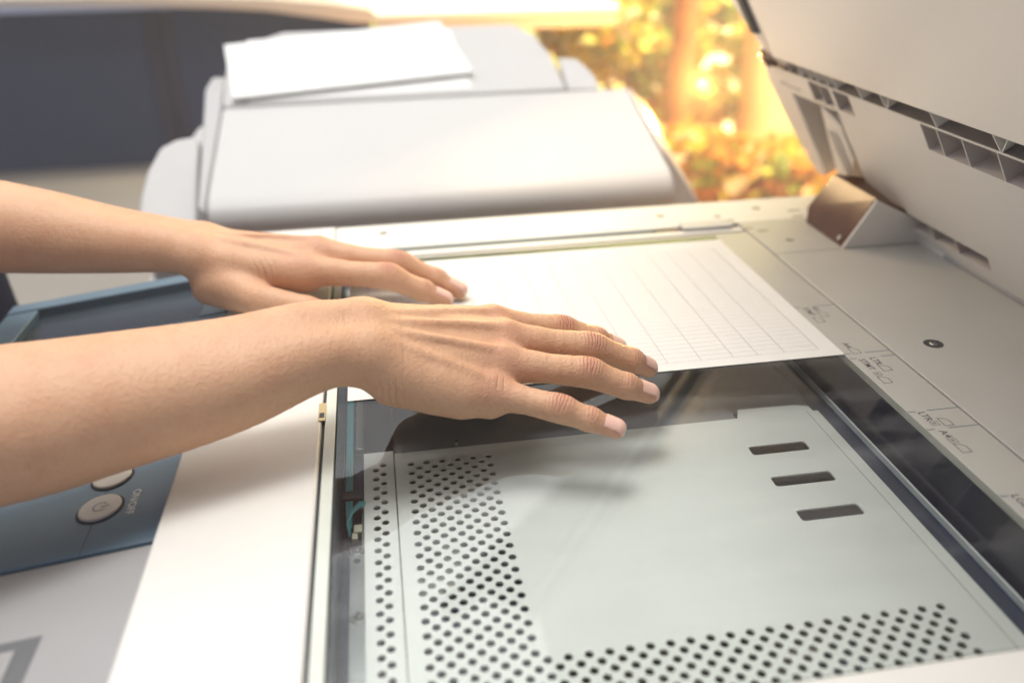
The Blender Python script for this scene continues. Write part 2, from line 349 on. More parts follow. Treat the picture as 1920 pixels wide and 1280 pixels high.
patches = [(a-4, b_+4, c-4, d+4) for a, b_, c, d in slots]
def fill(x_a, x_b, y_a, y_b):
    if x_b-x_a > 1e-6: q.face([(x_a,y_a,ZP),(x_b,y_a,ZP),(x_b,y_b,ZP),(x_a,y_b,ZP)])
for j in range(-12, 36):
    yc = -387+j*H; ya, yb = yc-H/2, yc+H/2
    row = sorted([-43.0-i*H for (i, jj) in cells if jj == j])
    xcur = X0
    for xc in row:
        fill(xcur, xc-H, ya, yb); ring_patch(q, (xc-H, xc+H, ya, yb), circ(xc, yc, HR), ZP); xcur = xc+H
    if j <= 0: fill(xcur, XE, ya, yb)
    else: fill(xcur, -217.0, ya, yb)
ytop = -387+35.5*H
ymid = -387+.5*H
ys = sorted({ymid, ytop, *[p[2] for p in patches], *[p[3] for p in patches]})
for a, b_ in zip(ys[:-1], ys[1:]):
    pt = [p for p in patches if abs(p[2]-a) < 1e-6 and abs(p[3]-b_) < 1e-6]
    if pt: fill(-217, pt[0][0], a, b_); fill(pt[0][1], XE, a, b_)
    else: fill(-217, XE, a, b_)
for (a, b_, c, d), pt in zip(slots, patches):
    r = 1.9; hole = []
    for cx, cy, st in ((b_-r, d-r, 0), (a+r, d-r, 90), (a+r, c+r, 180), (b_-r, c+r, 270)):
        hole += [(cx+r*math.cos(R(st+t)), cy+r*math.sin(R(st+t))) for t in (0, 22.5, 45, 67.5, 90)]
    ring_patch(q, pt, hole, ZP)
fill(X0, XE, ytop, -222.0)
q.prism([(-70, -222.0, ZP-1), (XE-3, -222.0, ZP-1), (XE-3, -216.5, ZP-1), (-30, -213.5, ZP-1), (-66, -212.5, ZP-1)], [(-70, -222.0, ZP), (XE-3, -222.0, ZP), (XE-3, -216.5, ZP), (-30, -213.5, ZP), (-66, -212.5, ZP)])
plate = q.build('base_plate', 'plate', cop)
MB().box(X0, -70.5, -222, -80, -34, -30.6).box(-70.5, XE, -211, -80, -36, -33).build('far_plate', 'plate_shaded', cop)
MB().box(-26.15, -25.9, -440, -222, ZP+.02, ZP+.06).build('plate_crease', 'groove', plate)
MB().box(X0-.5, X0-.05, -440, -214, ZP-2, ZP+.9).build('plate_fold', 'steel', cop)
# side flange with zigzag holes
q = MB(); xs0, xs1 = -291.2, -275.3; yc0 = -233.0
hs = []
for k in range(24): hs.append((-281.2, -233.0-8.58*k)); hs.append((-285.3, -237.2-8.58*k))
for x, y in hs:
    ring_patch(q, ((x-2.15, xs1, y-2.1, y+2.1) if x > -283 else (xs0, x+2.15, y-2.1, y+2.1)), circ(x, y, 1.9), ZP+.3)
    q.face([(xs0,y-2.1,ZP+.3),(x-2.15,y-2.1,ZP+.3),(x-2.15,y+2.1,ZP+.3),(xs0,y+2.1,ZP+.3)] if x > -283 else [(x+2.15,y-2.1,ZP+.3),(xs1,y-2.1,ZP+.3),(xs1,y+2.1,ZP+.3),(x+2.15,y+2.1,ZP+.3)])
yy = sorted([y for _, y in hs]); yy = [(-439)] + yy + [-219.5+2.1]
e = sorted([( y-2.1, y+2.1) for _, y in hs]); cur = -440
for a, b_ in e+[(-219.5, 0)]:
    if a-cur > .001: q.face([(xs0,cur,ZP+.3),(xs1,cur,ZP+.3),(xs1,a,ZP+.3),(xs0,a,ZP+.3)])
    cur = b_
q.box(xs0-.6, xs0-.02, -440, -219.5, ZP-6, ZP+.3)
q.build('side_flange', 'plate', cop)
# interior trough
MB().box(-303, 0, -440, 9, -62, -58).build('interior_floor', 'void', cop)
MB().box(-310, -303.6, -440, 9, -60, -6.3).build('interior_wall', 'blue_dark', cop)
MB().box(.2, 14, -440, 9, -60, -5.3).build('rear_wall', 'dark', cop)
MB().prism([(-6, -440, -32), (-.1, -440, -32), (-.1, -440, -5)], [(-6, -60, -32), (-.1, -60, -32), (-.1, -60, -5)]).build('rear_slope', 'dark', cop)
MB().box(-18.6, -7.2, -440, -60, -34.5, -32.6).build('channel', 'blue_dark', cop)
MB().box(-7.3, -6.1, -440, -60, -33, -28.9).build('guide_rail', 'rail', cop, .25)
MB().box(-303, 0, -449, -440.2, -60, -5).build('side_wall', 'blue_dark', cop)
MB().box(-303.5, -291.9, -440, -120, -42, -38).build('cable_tray', 'blue_dark', cop)
st = MB().box(-299.2, -291.9, -440, -303.5, -37.8, -32.4).build('metal_strip', 'steel', cop, .2)
for y in (-308.2, -386): MB().cyl((-295.6, y, -32.4), 1.7, .12, 24).build('strip_hole', 'dark', st)
MB().box(-299.6, -291.9, -303.4, -296, -37.8, -33.3).build('screw_tab', 'steel', cop, .3); make_screw(-295.7, -299.6, -33.2, 2.1, cop, 3.7); make_screw(-294.9, -346.6, -32.4, 2.0, cop, 3.9)
make_screw(-238.6, -217.6, -30.6, 2.3); make_screw(-91.4, -217.2, -33, 2.2)
# things seen below the perforations
q = MB()
for k in range(34):
    x = random.uniform(-285, -40); y = random.uniform(-435, -230); a = random.uniform(4, 22); b_ = random.uniform(3, 12); z = random.uniform(-52, -42)
    q.box(x-a, x+a, y-b_, y+b_, -57.9-k*.01, z, random.choice([0, 0, 1, 2]))
pieces(q, 'inner_component', ['steel', 'blue_dark', 'connector'], cop)
# cable
cb = MB()
for dx in (-.9, .35, 1.6): cb.tube([(-300+dx, -120, -30), (-300+dx, -252, -30), (-300+dx, -266, -31), (-300+dx*.6, -280, -34)], .75, 8)
for dx in (0, 1.4, 2.7): cb.tube([(-299.5, -286+dx, -35), (-300.4+dx*.2, -279+dx, -32), (-298+dx*.2, -273+dx, -30), (-294, -269+dx, -29), (-290, -267+dx, -31), (-282, -264+dx, -38)], .8, 8)
cab = cb.build('ribbon_cable', 'cable', cop, smooth=True)
MB().box(-303, -293.5, -262.5, -256, -31, -28.3).build('cable_clamp', 'dark', cop, .4)
MB().box(-297.5, -293, -285, -279, -38, -33).box(-298.5, -295.5, -289, -284, -38, -34).build('cable_connector', 'connector', cop, .5)
MB().box(-296, -291.9, -215, -120, -32, -29).box(-293.5, -291.9, -300, -262, -38, -33).build('inner_bracket', 'steel', cop, .3)

# ------------------------------------------------ control panel
def pz(x): return -6 - (-385-x)*.12
pn = Vector((-.12, 0, 1)).normalized()
def pl(x, y, h=0): return (x, y, pz(x)+h)
q = MB()
def slab(q, x0, x1, y0, y1, h0, h1, mi=0): q.box(x0, x1, y0, y1, h0, h1, mi, fn=lambda x, y, h: (x, y, pz(x)+h))
q = MB(); slab(q, -560, -383.6, -309.3, -85, -20, 0); pan = q.build('control_panel', 'panel', cop, .8)
q = MB(); slab(q, -560, -383.6, -84.5, -60, -20, 2); slab(q, -560, -383.6, 14, 30, -20, 4); slab(q, -560, -536, -59.7, 13.7, -20, 3); slab(q, -404, -383.6, -59.7, 13.7, -20, 2.5)
q.build('screen_frame', 'panel', pan, 1.2)
q = MB(); slab(q, -535.7, -404.3, -59.4, 13.4, -8, -3.5); q.build('touch_screen', 'screen', pan, .5)
def button(x, y, r, name):
    q = MB(); n = 40
    lo = [(x+r*1.13*math.cos(t), y+r*1.13*math.sin(t)) for t in np.linspace(0, 2*math.pi, n, endpoint=False)]
    q.prism([pl(a, b_, .01) for a, b_ in lo], [pl(a, b_, .12) for a, b_ in lo]); rec = q.build(name+'_recess', 'groove', pan)
    q = MB(); L0 = [pl(x+r*math.cos(t), y+r*math.sin(t), .1) for t in np.linspace(0, 2*math.pi, n, endpoint=False)]
    L1 = [pl(x+r*math.cos(t), y+r*math.sin(t), 1.6) for t in np.linspace(0, 2*math.pi, n, endpoint=False)]
    q.prism(L0, L1); return q.build(name, 'button', pan, .6)
pb = button(-416.5, -275.3, 10.2, 'power_button'); button(-417.0, -249.0, 9.6, 'round_button')
q = MB(); n = 30; cx, cy = -416.2, -275.6
for i in range(n):
    a0, a1 = R(35+290*i/n), R(35+290*(i+1)/n)
    q.face([pl(cx+rr*math.cos(a), cy+rr*math.sin(a), 1.68) for rr, a in ((3.0, a0), (3.5, a0), (3.5, a1), (3.0, a1))])
q.face([pl(cx+.2, cy-.28, 1.7), pl(cx+4.6, cy-.28, 1.7), pl(cx+4.6, cy+.28, 1.7), pl(cx+.2, cy+.28, 1.7)])
q.build('power_symbol', 'ink', pb)
text_mesh('lettering', 'ON/OFF', -402.8, -264.0, pz(-402.8)+.05, 5.6, 'white_ink', pan, up=(1, 0, .12), right=(0, -1, 0), bold=.07)
q = MB()
for y0_, y1_ in ((-309, -287.2), (-263.6, -260)): slab(q, -417.5, -417.1, y0_, y1_, .01, .06)
pieces(q, 'panel_seam', 'groove', pan)
# front cover below the panel
q = MB(); q.box(-560, -383.6, -640, -310.2, -40, -1, fn=lambda x, y, z: (x, y, pz(x)+z)); fc = q.build('front_cover', 'front', cop, 1.5)
def fz(x, y): return pz(x)-1
q = MB(); q.box(-520, -418.5, -520, -357, -.2, .12, fn=lambda x, y, z: (x, y, fz(x, y)+z)); q.build('grip_recess', 'blue_grey', fc)
q = MB(); q.box(-520, -427, -520, -363, .15, .8, fn=lambda x, y, z: (x, y, fz(x, y)+z)); q.build('grip_plate', 'front', fc, .3)
MB().box(-383.5, -382.1, -600, 98, -30, -9).build('bezel_gap', 'groove', cop)

# ------------------------------------------------ lid
TH = R(60); HX, HZ = 150.0, 4.0
def lp(s_, y, t): return (HX - s_*math.cos(TH) - t*math.sin(TH), y, HZ + s_*math.sin(TH) - t*math.cos(TH))
lid = thing('lid', None, None); lid.parent = cop
def lid_panel(name, s0, s1, y0, y1, ops, mt, depth=14, th=2.2):
    ss = sorted({s0, s1, *[o[0] for o in ops], *[o[1] for o in ops]}); ys = sorted({y0, y1, *[o[2] for o in ops], *[o[3] for o in ops]}); q = MB()
    for a, b_ in zip(ss[:-1], ss[1:]):
        for c, d in zip(ys[:-1], ys[1:]):
            m_, n_ = (a+b_)/2, (c+d)/2
            if any(o[0] < m_ < o[1] and o[2] < n_ < o[3] for o in ops): continue
            q.face([lp(a, c, 0), lp(a, d, 0), lp(b_, d, 0), lp(b_, c, 0)])
    for a, b_, c, d in ops:
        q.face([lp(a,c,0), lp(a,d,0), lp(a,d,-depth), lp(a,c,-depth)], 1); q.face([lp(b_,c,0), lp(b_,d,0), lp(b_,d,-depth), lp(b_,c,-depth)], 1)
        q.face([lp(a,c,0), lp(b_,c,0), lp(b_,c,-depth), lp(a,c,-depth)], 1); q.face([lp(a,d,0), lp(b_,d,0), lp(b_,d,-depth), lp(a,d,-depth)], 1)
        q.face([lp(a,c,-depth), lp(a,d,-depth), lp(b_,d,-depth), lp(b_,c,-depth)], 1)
    for s_, (c, d) in ((s0, (y0, y1)), (s1, (y0, y1))): q.face([lp(s_, c, 0), lp(s_, d, 0), lp(s_, d, -30), lp(s_, c, -30)])
    q.face([lp(s0, y1, 0), lp(s1, y1, 0), lp(s1, y1, -30), lp(s0, y1, -30)]); q.face([lp(s0, y0, 0), lp(s1, y0, 0), lp(s1, y0, -30), lp(s0, y0, -30)])
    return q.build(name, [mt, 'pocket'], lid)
top_pockets = [(128.2, 139.6, -600, 70)]
up_cells = [(105.6, 126.2, -129.0, -111.2), (105.6, 126.2, -156.0, -129.9), (105.6, 126.2, -190.0, -156.9), (105.6, 126.2, -224, -190.9), (105.6, 126.2, -262, -225)]
left_cells = [(107.5, 126.2, 34.2, 53.5), (107.5, 126.2, 12.6, 33.2), (107.5, 126.2, -14.5, 11.6)]
low_cells = [(10.8, 24.0, -33, -8.5), (10.8, 24.0, -69, -34), (10.8, 24.0, -100.2, -70), (10.8, 24.0, -138.5, -101.2)]
lid_panel('lid_underside', -1, 127.2, -600, 16.5, up_cells + [c for c in left_cells if c[3] < 16] + low_cells, 'lid')
lid_panel('lid_upper_rail', 104.6, 127.2, 17.0, 103, [(107.5, 126.2, 34.2, 53.5), (107.5, 126.2, 17.4, 33.2)], 'lid')
lid_panel('lid_slot_row', 128.0, 142.5, -600, 130, [(128.4, 141.5, -600+1, 84)], 'pocket', depth=10)
# ribs across the slot row
q = MB()
def rib(s0, s1, y0, y1, t0=-9.5, t1=0, wd=.9):
    a = [lp(s0, y0-wd/2, t0), lp(s1, y1-wd/2, t0), lp(s1, y1+wd/2, t0), lp(s0, y0+wd/2, t0)]; b_ = [lp(s0, y0-wd/2, t1), lp(s1, y1-wd/2, t1), lp(s1, y1+wd/2, t1), lp(s0, y0+wd/2, t1)]
    q.prism(a, b_)
for y in (62, 45, 31, 16): rib(128.2, 141.3, y, y+1)
for yb, ya, yc in ((-70.5, -67.5, -82), (-194.5, -191, -206.5), (-318, -315, -330), (-440, -437, -452)):
    rib(128.2, 141.3, yb, ya); rib(128.2, 141.3, yb-1.4, yc)
for y in (4.5, -35.5, -129.5, -255, -380): rib(128.2, 141.3, y-2, y+1)
for y in (-45,): rib(137, 141.3, y-1, y+1)
pieces(q, 'lid_rib', 'lid', lid)
q = MB(); q.box(127.2, 128.4, -600, 103, -10, .5, fn=lambda a, b_, c: lp(a, b_, c)); q.build('lid_ledge', 'lid', lid)
q = MB(); q.box(142.0, 560, -600, 101, -8, 3.0, fn=lambda a, b_, c: lp(a, b_, c)); pad = q.build('white_pad', 'pad', lid, 1.2)
q = MB(); q.prism([lp(142, 101.6, -26), lp(142, 132, -26), lp(190, 165, -26), lp(560, 175, -26), lp(560, 101.6, -26)], [lp(142, 101.6, -2), lp(142, 132, -2), lp(190, 165, -2), lp(560, 175, -2), lp(560, 101.6, -2)]); q.build('lid_side_frame', 'lid', lid, 1)
q = MB(); q.box(196, 560, 152, 166, -2, .3, fn=lambda a, b_, c: lp(a, b_, c)); q.box(160, 560, 122, 136, -2, .9, fn=lambda a, b_, c: lp(a, b_, c)); q.box(150, 560, 103, 107, -2, 1.3, fn=lambda a, b_, c: lp(a, b_, c)); pieces(q, 'frame_dark_strip', 'groove', lid)  # dark strips paint the frame's recess shade, seen as streaks in the glass
# left bar and hinge arm
q = MB(); q.prism([lp(142, 103.2, -24), lp(142, 142, -24), lp(106, 150, -24), lp(60, 145, -24), (lp(18, 134, -24)), lp(9, 126, -24), lp(9, 112, -24), lp(20, 105, -24), lp(104, 103.2, -24)],
                  [lp(142, 103.2, -1), lp(142, 142, -1), lp(106, 150, -1), lp(60, 145, -1), (lp(18, 134, -1)), lp(9, 126, -1), lp(9, 112, -1), lp(20, 105, -1), lp(104, 103.2, -1)]); q.build('lid_side_bar', 'lid', lid, 1.5)
q = MB(); q.prism([lp(3, 34, -16), lp(3, 92, -16), lp(99, 60, -16), lp(82, 34, -16)], [lp(3, 34, -4), lp(3, 92, -4), lp(99, 60, -4), lp(82, 34, -4)]); arm = q.build('hinge_arm', 'lid', lid, 1.5)
q = MB()
for y in (48, 54, 60): q.box(20, 74, y, y+1.2, -4, -2.6, fn=lambda a, b_, c: lp(a, b_, c))
q.build('arm_rib', 'lid', lid)
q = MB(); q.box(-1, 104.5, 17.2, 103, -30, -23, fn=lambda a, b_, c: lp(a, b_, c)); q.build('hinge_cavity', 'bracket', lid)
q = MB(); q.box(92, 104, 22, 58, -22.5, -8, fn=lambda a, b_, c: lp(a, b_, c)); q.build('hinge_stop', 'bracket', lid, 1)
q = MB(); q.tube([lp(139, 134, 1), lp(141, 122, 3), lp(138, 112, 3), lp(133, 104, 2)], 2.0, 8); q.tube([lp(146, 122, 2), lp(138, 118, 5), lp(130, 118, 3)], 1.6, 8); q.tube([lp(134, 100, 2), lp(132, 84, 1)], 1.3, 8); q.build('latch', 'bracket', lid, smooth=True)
q = MB(); q.box(131, 133, 118, 126, 0, 2, fn=lambda a, b_, c: lp(a, b_, c)); q.box(111, 113, 78, 118, -1, .6, fn=lambda a, b_, c: lp(a, b_, c)); q.build('latch_line', 'pocket', lid)
q = MB(); q.box(-5, -1.2, -600, 8, -26, .8, fn=lambda a, b_, c: lp(a, b_, c)); q.build('lid_bottom_lip', 'lid', lid, .8)
q = MB(); q.box(-5, 560, -600, 101, -60, -31, fn=lambda a, b_, c: lp(a, b_, c)); q.build('lid_shell', 'lid', lid)
q = MB(); q.box(150, 162, -600, -76, .4, 8); q.build('lid_stop', 'front', cop, .8)
# hinge base
q = MB(); q.prism([(86.5, -41, .3), (170, -41, .3), (170, -41, 10), (150, -41, 18), (109.5, -41, 38)], [(86.5, -38.7, .3), (170, -38.7, .3), (170, -38.7, 10), (150, -38.7, 18), (109.5, -38.7, 38)])
hb = q.build('hinge_base', 'lid', cop, .6)
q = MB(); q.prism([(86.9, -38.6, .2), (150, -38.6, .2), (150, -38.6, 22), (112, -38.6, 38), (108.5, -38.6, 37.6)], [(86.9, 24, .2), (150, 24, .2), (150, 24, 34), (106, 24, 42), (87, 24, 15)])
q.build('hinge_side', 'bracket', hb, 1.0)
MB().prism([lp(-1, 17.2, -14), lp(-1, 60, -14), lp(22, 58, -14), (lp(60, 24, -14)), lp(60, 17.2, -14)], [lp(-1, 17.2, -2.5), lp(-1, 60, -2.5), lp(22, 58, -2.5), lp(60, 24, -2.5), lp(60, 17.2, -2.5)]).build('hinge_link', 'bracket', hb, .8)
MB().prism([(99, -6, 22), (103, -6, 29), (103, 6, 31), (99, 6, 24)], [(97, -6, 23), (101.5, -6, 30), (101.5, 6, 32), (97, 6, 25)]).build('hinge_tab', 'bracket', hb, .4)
q = MB(); q.cyl((89.3, -30, 5), 2.2, 1.2, 20, axis=(-.86, 0, .5)); q.build('hinge_screw', 'screw', hb)

# ================================================================== PAPER ON THE GLASS
def paper_mat():
    m = mat('paper', (.70, .69, .665), .7, noise=.01, nscale=80); n = m.node_tree; b = n.nodes['Principled BSDF']
    t = n.nodes.new('ShaderNodeTexCoord'); tr = n.nodes.new('ShaderNodeBsdfTranslucent'); return m
M['paper'] = paper_mat()
M['print'] = mat('grey print', (.42, .41, .40), .8)
M['print_light'] = mat('pale grey print', (.50, .49, .48), .8)
pap = thing('paper_sheet', 'white sheet with a printed empty table lying on the copier glass', 'paper')
nx, ny = 30, 20; q = MB(); pts = {}
for i in range(nx+1):
    for j in range(ny+1): pts[i, j] = (-298+298.2*i/nx, -210.0+209.5*j/ny, .05+.25*math.sin(i*.35)*math.sin(j*.3)**2*.5)
for i in range(nx):
    for j in range(ny): q.face([pts[i,j], pts[i+1,j], pts[i+1,j+1], pts[i,j+1]])
top = q.build('sheet', 'paper', pap)
top.modifiers.new('t', 'SOLIDIFY').thickness = .12*S; top.modifiers['t'].offset = 1
q = MB(); ZL = .42
cols = [-285, -262, -238, -213, -190, -168, -148, -128, -108.3, -87.3, -67, -51.5, -34.2, -12.1]
for x in cols: q.box(x-.16, x+.16, -200.7, -18, ZL, ZL+.02)
y = -200.7
k = 0
while y < -18:
    q.box(-285, -12.1, y-.11, y+.11, ZL+.021, ZL+.03, 1); y += 5.7; k += 1
for k, (x, wd) in enumerate(((-276, 26), (-240, 34), (-196, 20), (-160, 40), (-90, 30))):
    for m_ in range(int(wd/2.2)):
        if random.random() < .8: q.box(x+m_*2.2, x+m_*2.2+1.3, -12, -10.4, ZL, ZL+.02)


q.build('table_print', ['print', 'print_light'], pap)
# ================================================================== NEIGHBOURING COPIER
nc = thing('copier', 'closed white copier with sloping feeder cover and paper tray behind the glass bed', 'photocopier')
def feeder(x0, x1, prof, name, mt, bev=6):
    return MB().prism([(x0, y, z) for y, z in prof], [(x1, y, z) for y, z in prof]).build(name, mt, nc, bev, seg=5)
feeder(-448, 47, [(262, -90), (252, -52), (248, -44), (247, -37), (249, -30), (253, -24), (260, -18), (270, -14), (448, 40), (454, 36), (454, -90)], 'feeder_cover', 'copier2', 5)
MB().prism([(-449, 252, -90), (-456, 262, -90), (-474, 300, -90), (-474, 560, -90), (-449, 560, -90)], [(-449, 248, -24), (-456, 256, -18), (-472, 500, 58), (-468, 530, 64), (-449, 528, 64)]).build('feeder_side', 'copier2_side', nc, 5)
MB().prism([(x, y, z-10) for x, y, z in [(-448, 456, 42), (10, 456, 42)] + [(-31, 458, 43)]][:0] or [(-448, 455, 30), (-31, 455, 30), (-33, 482, 40), (-38, 527, 58), (-51, 569, 78), (-76, 594, 90), (-380, 597, 92), (-448, 560, 80)],
           [(-448, 455, 42), (-31, 455, 42.6), (-33, 482, 54.6), (-38, 527, 74.7), (-51, 569, 93.5), (-76, 595, 105), (-380, 597, 106), (-448, 560, 90)]).build('paper_tray', 'copier2', nc, 2)
MB().prism([(-28.5, 455, 20), (12, 452, 20), (11, 476, 30), (5, 495, 40), (-5, 514, 50), (-28, 517, 50)], [(-28.5, 455, 42), (12.4, 452, 41), (11, 476, 52), (5, 493, 60), (-5, 514, 69), (-28, 517, 70)]).build('tray_guide', 'copier2', nc, 2)
MB().prism([(-530, 300, -200), (110, 300, -200), (110, 560, -200), (-530, 560, -200)], [(-526, 300, -34), (96, 300, -68), (60, 560, 0), (-500, 560, 0)]).build('body', 'copier2', nc, 8)
wf = [(-524.9, 262, -55), (-524.9, 296.7, -30.7), (-524.7, 309.4, -21.8), (-519.7, 339.0, -1.1), (-507.4, 366.1, 17.9), (-490.8, 374.6, 23.8), (-466.8, 377.6, 25.9), (-463.5, 262, -55)]
MB().prism([(x, y+70, z-90) for x, y, z in wf], wf).build('side_wing', 'copier2', nc, 5)
MB().prism([(47.6, 300, -90), (47.6, 300, 2), (96, 300, -67), (98, 300, -90)], [(47.6, 455, -90), (47.6, 455, 42), (72, 455, 20), (98, 455, -90)]).build('side_skirt', 'copier2', nc, 3)
MB().box(-600, 180, 240, 620, -900, -205).build('cabinet', 'copier2', nc, 6)
p2 = [(-451.6, 559.7, 97.4), (-436.0, 454.2, 49.9), (-143.2, 483.0, 62.8), (-173.6, 593.0, 112.3)]
M['white_paper'] = mat('bright paper', (.80, .81, .79), .6)
o = MB().prism([(x, y, z-2) for x, y, z in p2], [(x, y, z+.6) for x, y, z in p2]).build('paper_sheet', 'white_paper', None, .8)
tag(o, 'thick blank white sheet resting askew on the paper tray behind', 'paper')
p3 = [(-418.4, 440.9, 38.6), (-145.9, 448.3, 41.6), (-161.7, 592.6, 107), (-425, 585, 103)]
p3 = [(-418.4, 457, 43.9), (-148, 462, 46.3), (-161.7, 585, 101.5), (-425, 580, 99.2)]
o = MB().prism([(x, y, z-.3) for x, y, z in p3], [(x, y, z+.5) for x, y, z in p3]).build('paper_sheet', 'white_paper')
tag(o, 'faintly printed sheet showing below the blank sheet on the tray', 'paper')

# ================================================================== ROOM BEHIND
o = thing('office_partition', 'dark navy fabric partition with a dark vertical joint, far left', 'partition')
MB().box(-2300, -762, 1500, 1530, -279, 60).build('fabric_panel', 'fabric', o, 3); MB().prism([(-700, 1500, -279), (-262, 1500, -279), (-262, 1500, 18), (-330, 1500, 30), (-480, 1500, 52), (-700, 1500, 60)], [(-700, 1530, -279), (-262, 1530, -279), (-262, 1530, 18), (-330, 1530, 30), (-480, 1530, 52), (-700, 1530, 60)]).build('fabric_panel', 'fabric', o)
MB().box(-760, -742, 1494, 1536, -279, 60).box(-720, -702, 1494, 1536, -279, 60).build('joint_post', 'seam', o, 2); MB().box(-741.5, -720.5, 1504, 1526, -279, 60).build('joint_filler', 'seam', o)
dk = thing('desk', 'white desktop with a curved grey edge above the navy partition', 'desk')
up = [(-2300, 85), (-1011, 86), (-697, 74), (-589, 67), (-480, 58), (-415, 47), (-348, 36), (-300, 27), (-262, 24), (-250, 44), (-262, 56), (-300, 62), (-345, 70), (-480, 84), (-700, 96), (-1011, 100), (-2300, 100)]
MB().prism([(x, 1400, z) for x, z in up], [(x, 1490, z) for x, z in up]).build('curved_edge', 'desk_edge', dk, 3)
MB().prism([(-2300, 1492, 100), (-700, 1492, 96), (-345, 1492, 70), (-255, 1405, 40), (-255, 2600, 40), (-2300, 2600, 110)], [(-2300, 1492, 104), (-700, 1492, 100), (-345, 1492, 74), (-255, 1405, 44), (-255, 2600, 44), (-2300, 2600, 114)]).build('back_top', 'desk', dk)
MB().box(-254, 293, 1400, 2500, 0, 27).build('desk_slab', 'desk_edge', dk, 3); MB().box(-254, 295, 1397, 2500, 27.5, 44).build('desk_top', 'desk', dk, 4)

q = MB()
for k, (off, wd) in enumerate(((0, 110), (420, 60), (-260, 40))):  # added unseen blocks that give the glass dark streaks to reflect
    a = Vector((1900+off, 3950, 2200)); b_ = Vector((100+off, 2010, 2200)); d = (b_-a).normalized(); nn = Vector((-d.y, d.x, 0))*wd
    o = MB().prism([a-nn, b_-nn, b_+nn, a+nn], [v+Vector((0, 0, 80)) for v in (a-nn, b_-nn, b_+nn, a+nn)]).build('streak_blocker', 'seam'); tag(o, kind='structure')
# ================================================================== GARDEN
o = MB().box(-500, 5200, 4300, 4400, -1000, 2400).build('garden_wall', 'wall'); tag(o, 'ochre sunlit wall at the back of the garden', 'wall')
def post(x, y, r, z0_, z1_, mt, name, label, cat):
    q = MB(); n = 14; pts_ = [(x+random.uniform(-6, 6), y+random.uniform(-6, 6), z0_+(z1_-z0_)*i/(n-1)) for i in range(n)]
    q.tube(pts_, [r*(1.15-.2*i/(n-1)) for i in range(n)], 14); o = q.build(name, mt, None, smooth=True); return tag(o, label, cat)
post(640, 1950, 36, -1000, 700, 'trunk', 'tree_trunk', 'dark orange tree trunk standing in the sunlit garden', 'tree')
post(900, 2000, 44, -1000, 700, 'post', 'garden_post', 'pale blurred post in the garden beside the raised lid', 'post')
def shrub(cx, cy, cz, rx, ry, rz, n, mats, size, label, group=None, stem=True):
    t = thing('garden_shrub', label, 'shrub', group)
    q = MB()
    for i in range(n):
        d = Vector((random.gauss(0, 1), random.gauss(0, 1), random.gauss(0, 1))).normalized()*random.uniform(.25, 1)**.5
        c = Vector((cx+d.x*rx, cy+d.y*ry, cz+d.z*rz)); a = Vector((random.gauss(0, 1), random.gauss(0, 1), random.gauss(0, .7))).normalized(); b_ = a.cross(Vector((random.gauss(0, 1), random.gauss(0, 1), random.gauss(0, 1)))).normalized(); L = size*random.uniform(.6, 1.5)
        nb = a.cross(b_)*L*.12
        w_ = L*.26; q.face([c-a*L/2, c-a*L*.15+b_*w_-nb, c+a*L*.2+b_*w_*.8-nb, c+a*L/2, c+a*L*.2-b_*w_*.8-nb, c-a*L*.15-b_*w_-nb], random.choices(range(len(mats)), weights=[6, 3, 2, 1][:len(mats)])[0])
    q.build('foliage', mats, t)
    s_ = MB()
    for k in range(5): a = random.uniform(0, 6.28); s_.tube([(cx+20*math.cos(a), cy+20*math.sin(a), -1000), (cx+rx*.2*math.cos(a), cy+ry*.2*math.sin(a), cz-rz*.3), (cx+rx*.55*math.cos(a), cy+ry*.55*math.sin(a), cz+rz*.5)], [9, 6, 2], 8)
    s_.build('stem', 'trunk', t, smooth=True)
G = 'shrubs in the sunlit garden'
shrub(380, 1900, -40, 150, 160, 200, 520, ['leafY', 'leafG', 'leafW', 'leafO'], 55, 'yellow shrub just right of the white desk end', G)
shrub(560, 2400, 20, 330, 200, 330, 1300, ['leafY', 'leafW', 'leafG', 'leafO'], 70, 'bright pale yellow shrub behind the dark orange trunk', G)
shrub(760, 2150, -260, 220, 160, 150, 520, ['leafG', 'leafY', 'leafO', 'leafW'], 95, 'strappy olive and yellow plant right of the trunk', G)
shrub(1150, 2600, 0, 380, 250, 380, 1200, ['leafY', 'leafG', 'leafO', 'leafW'], 80, 'tall yellow green shrub behind the pale post', G)
shrub(620, 1700, -420, 170, 120, 110, 420, ['leafO', 'leafG', 'leafY', 'leafW'], 70, 'low orange leaved plant beside the white copier', G)
shrub(960, 1900, -520, 260, 160, 110, 420, ['leafO', 'leafY', 'leafG'], 80, 'low amber ground shrub in front of the pale post', G)
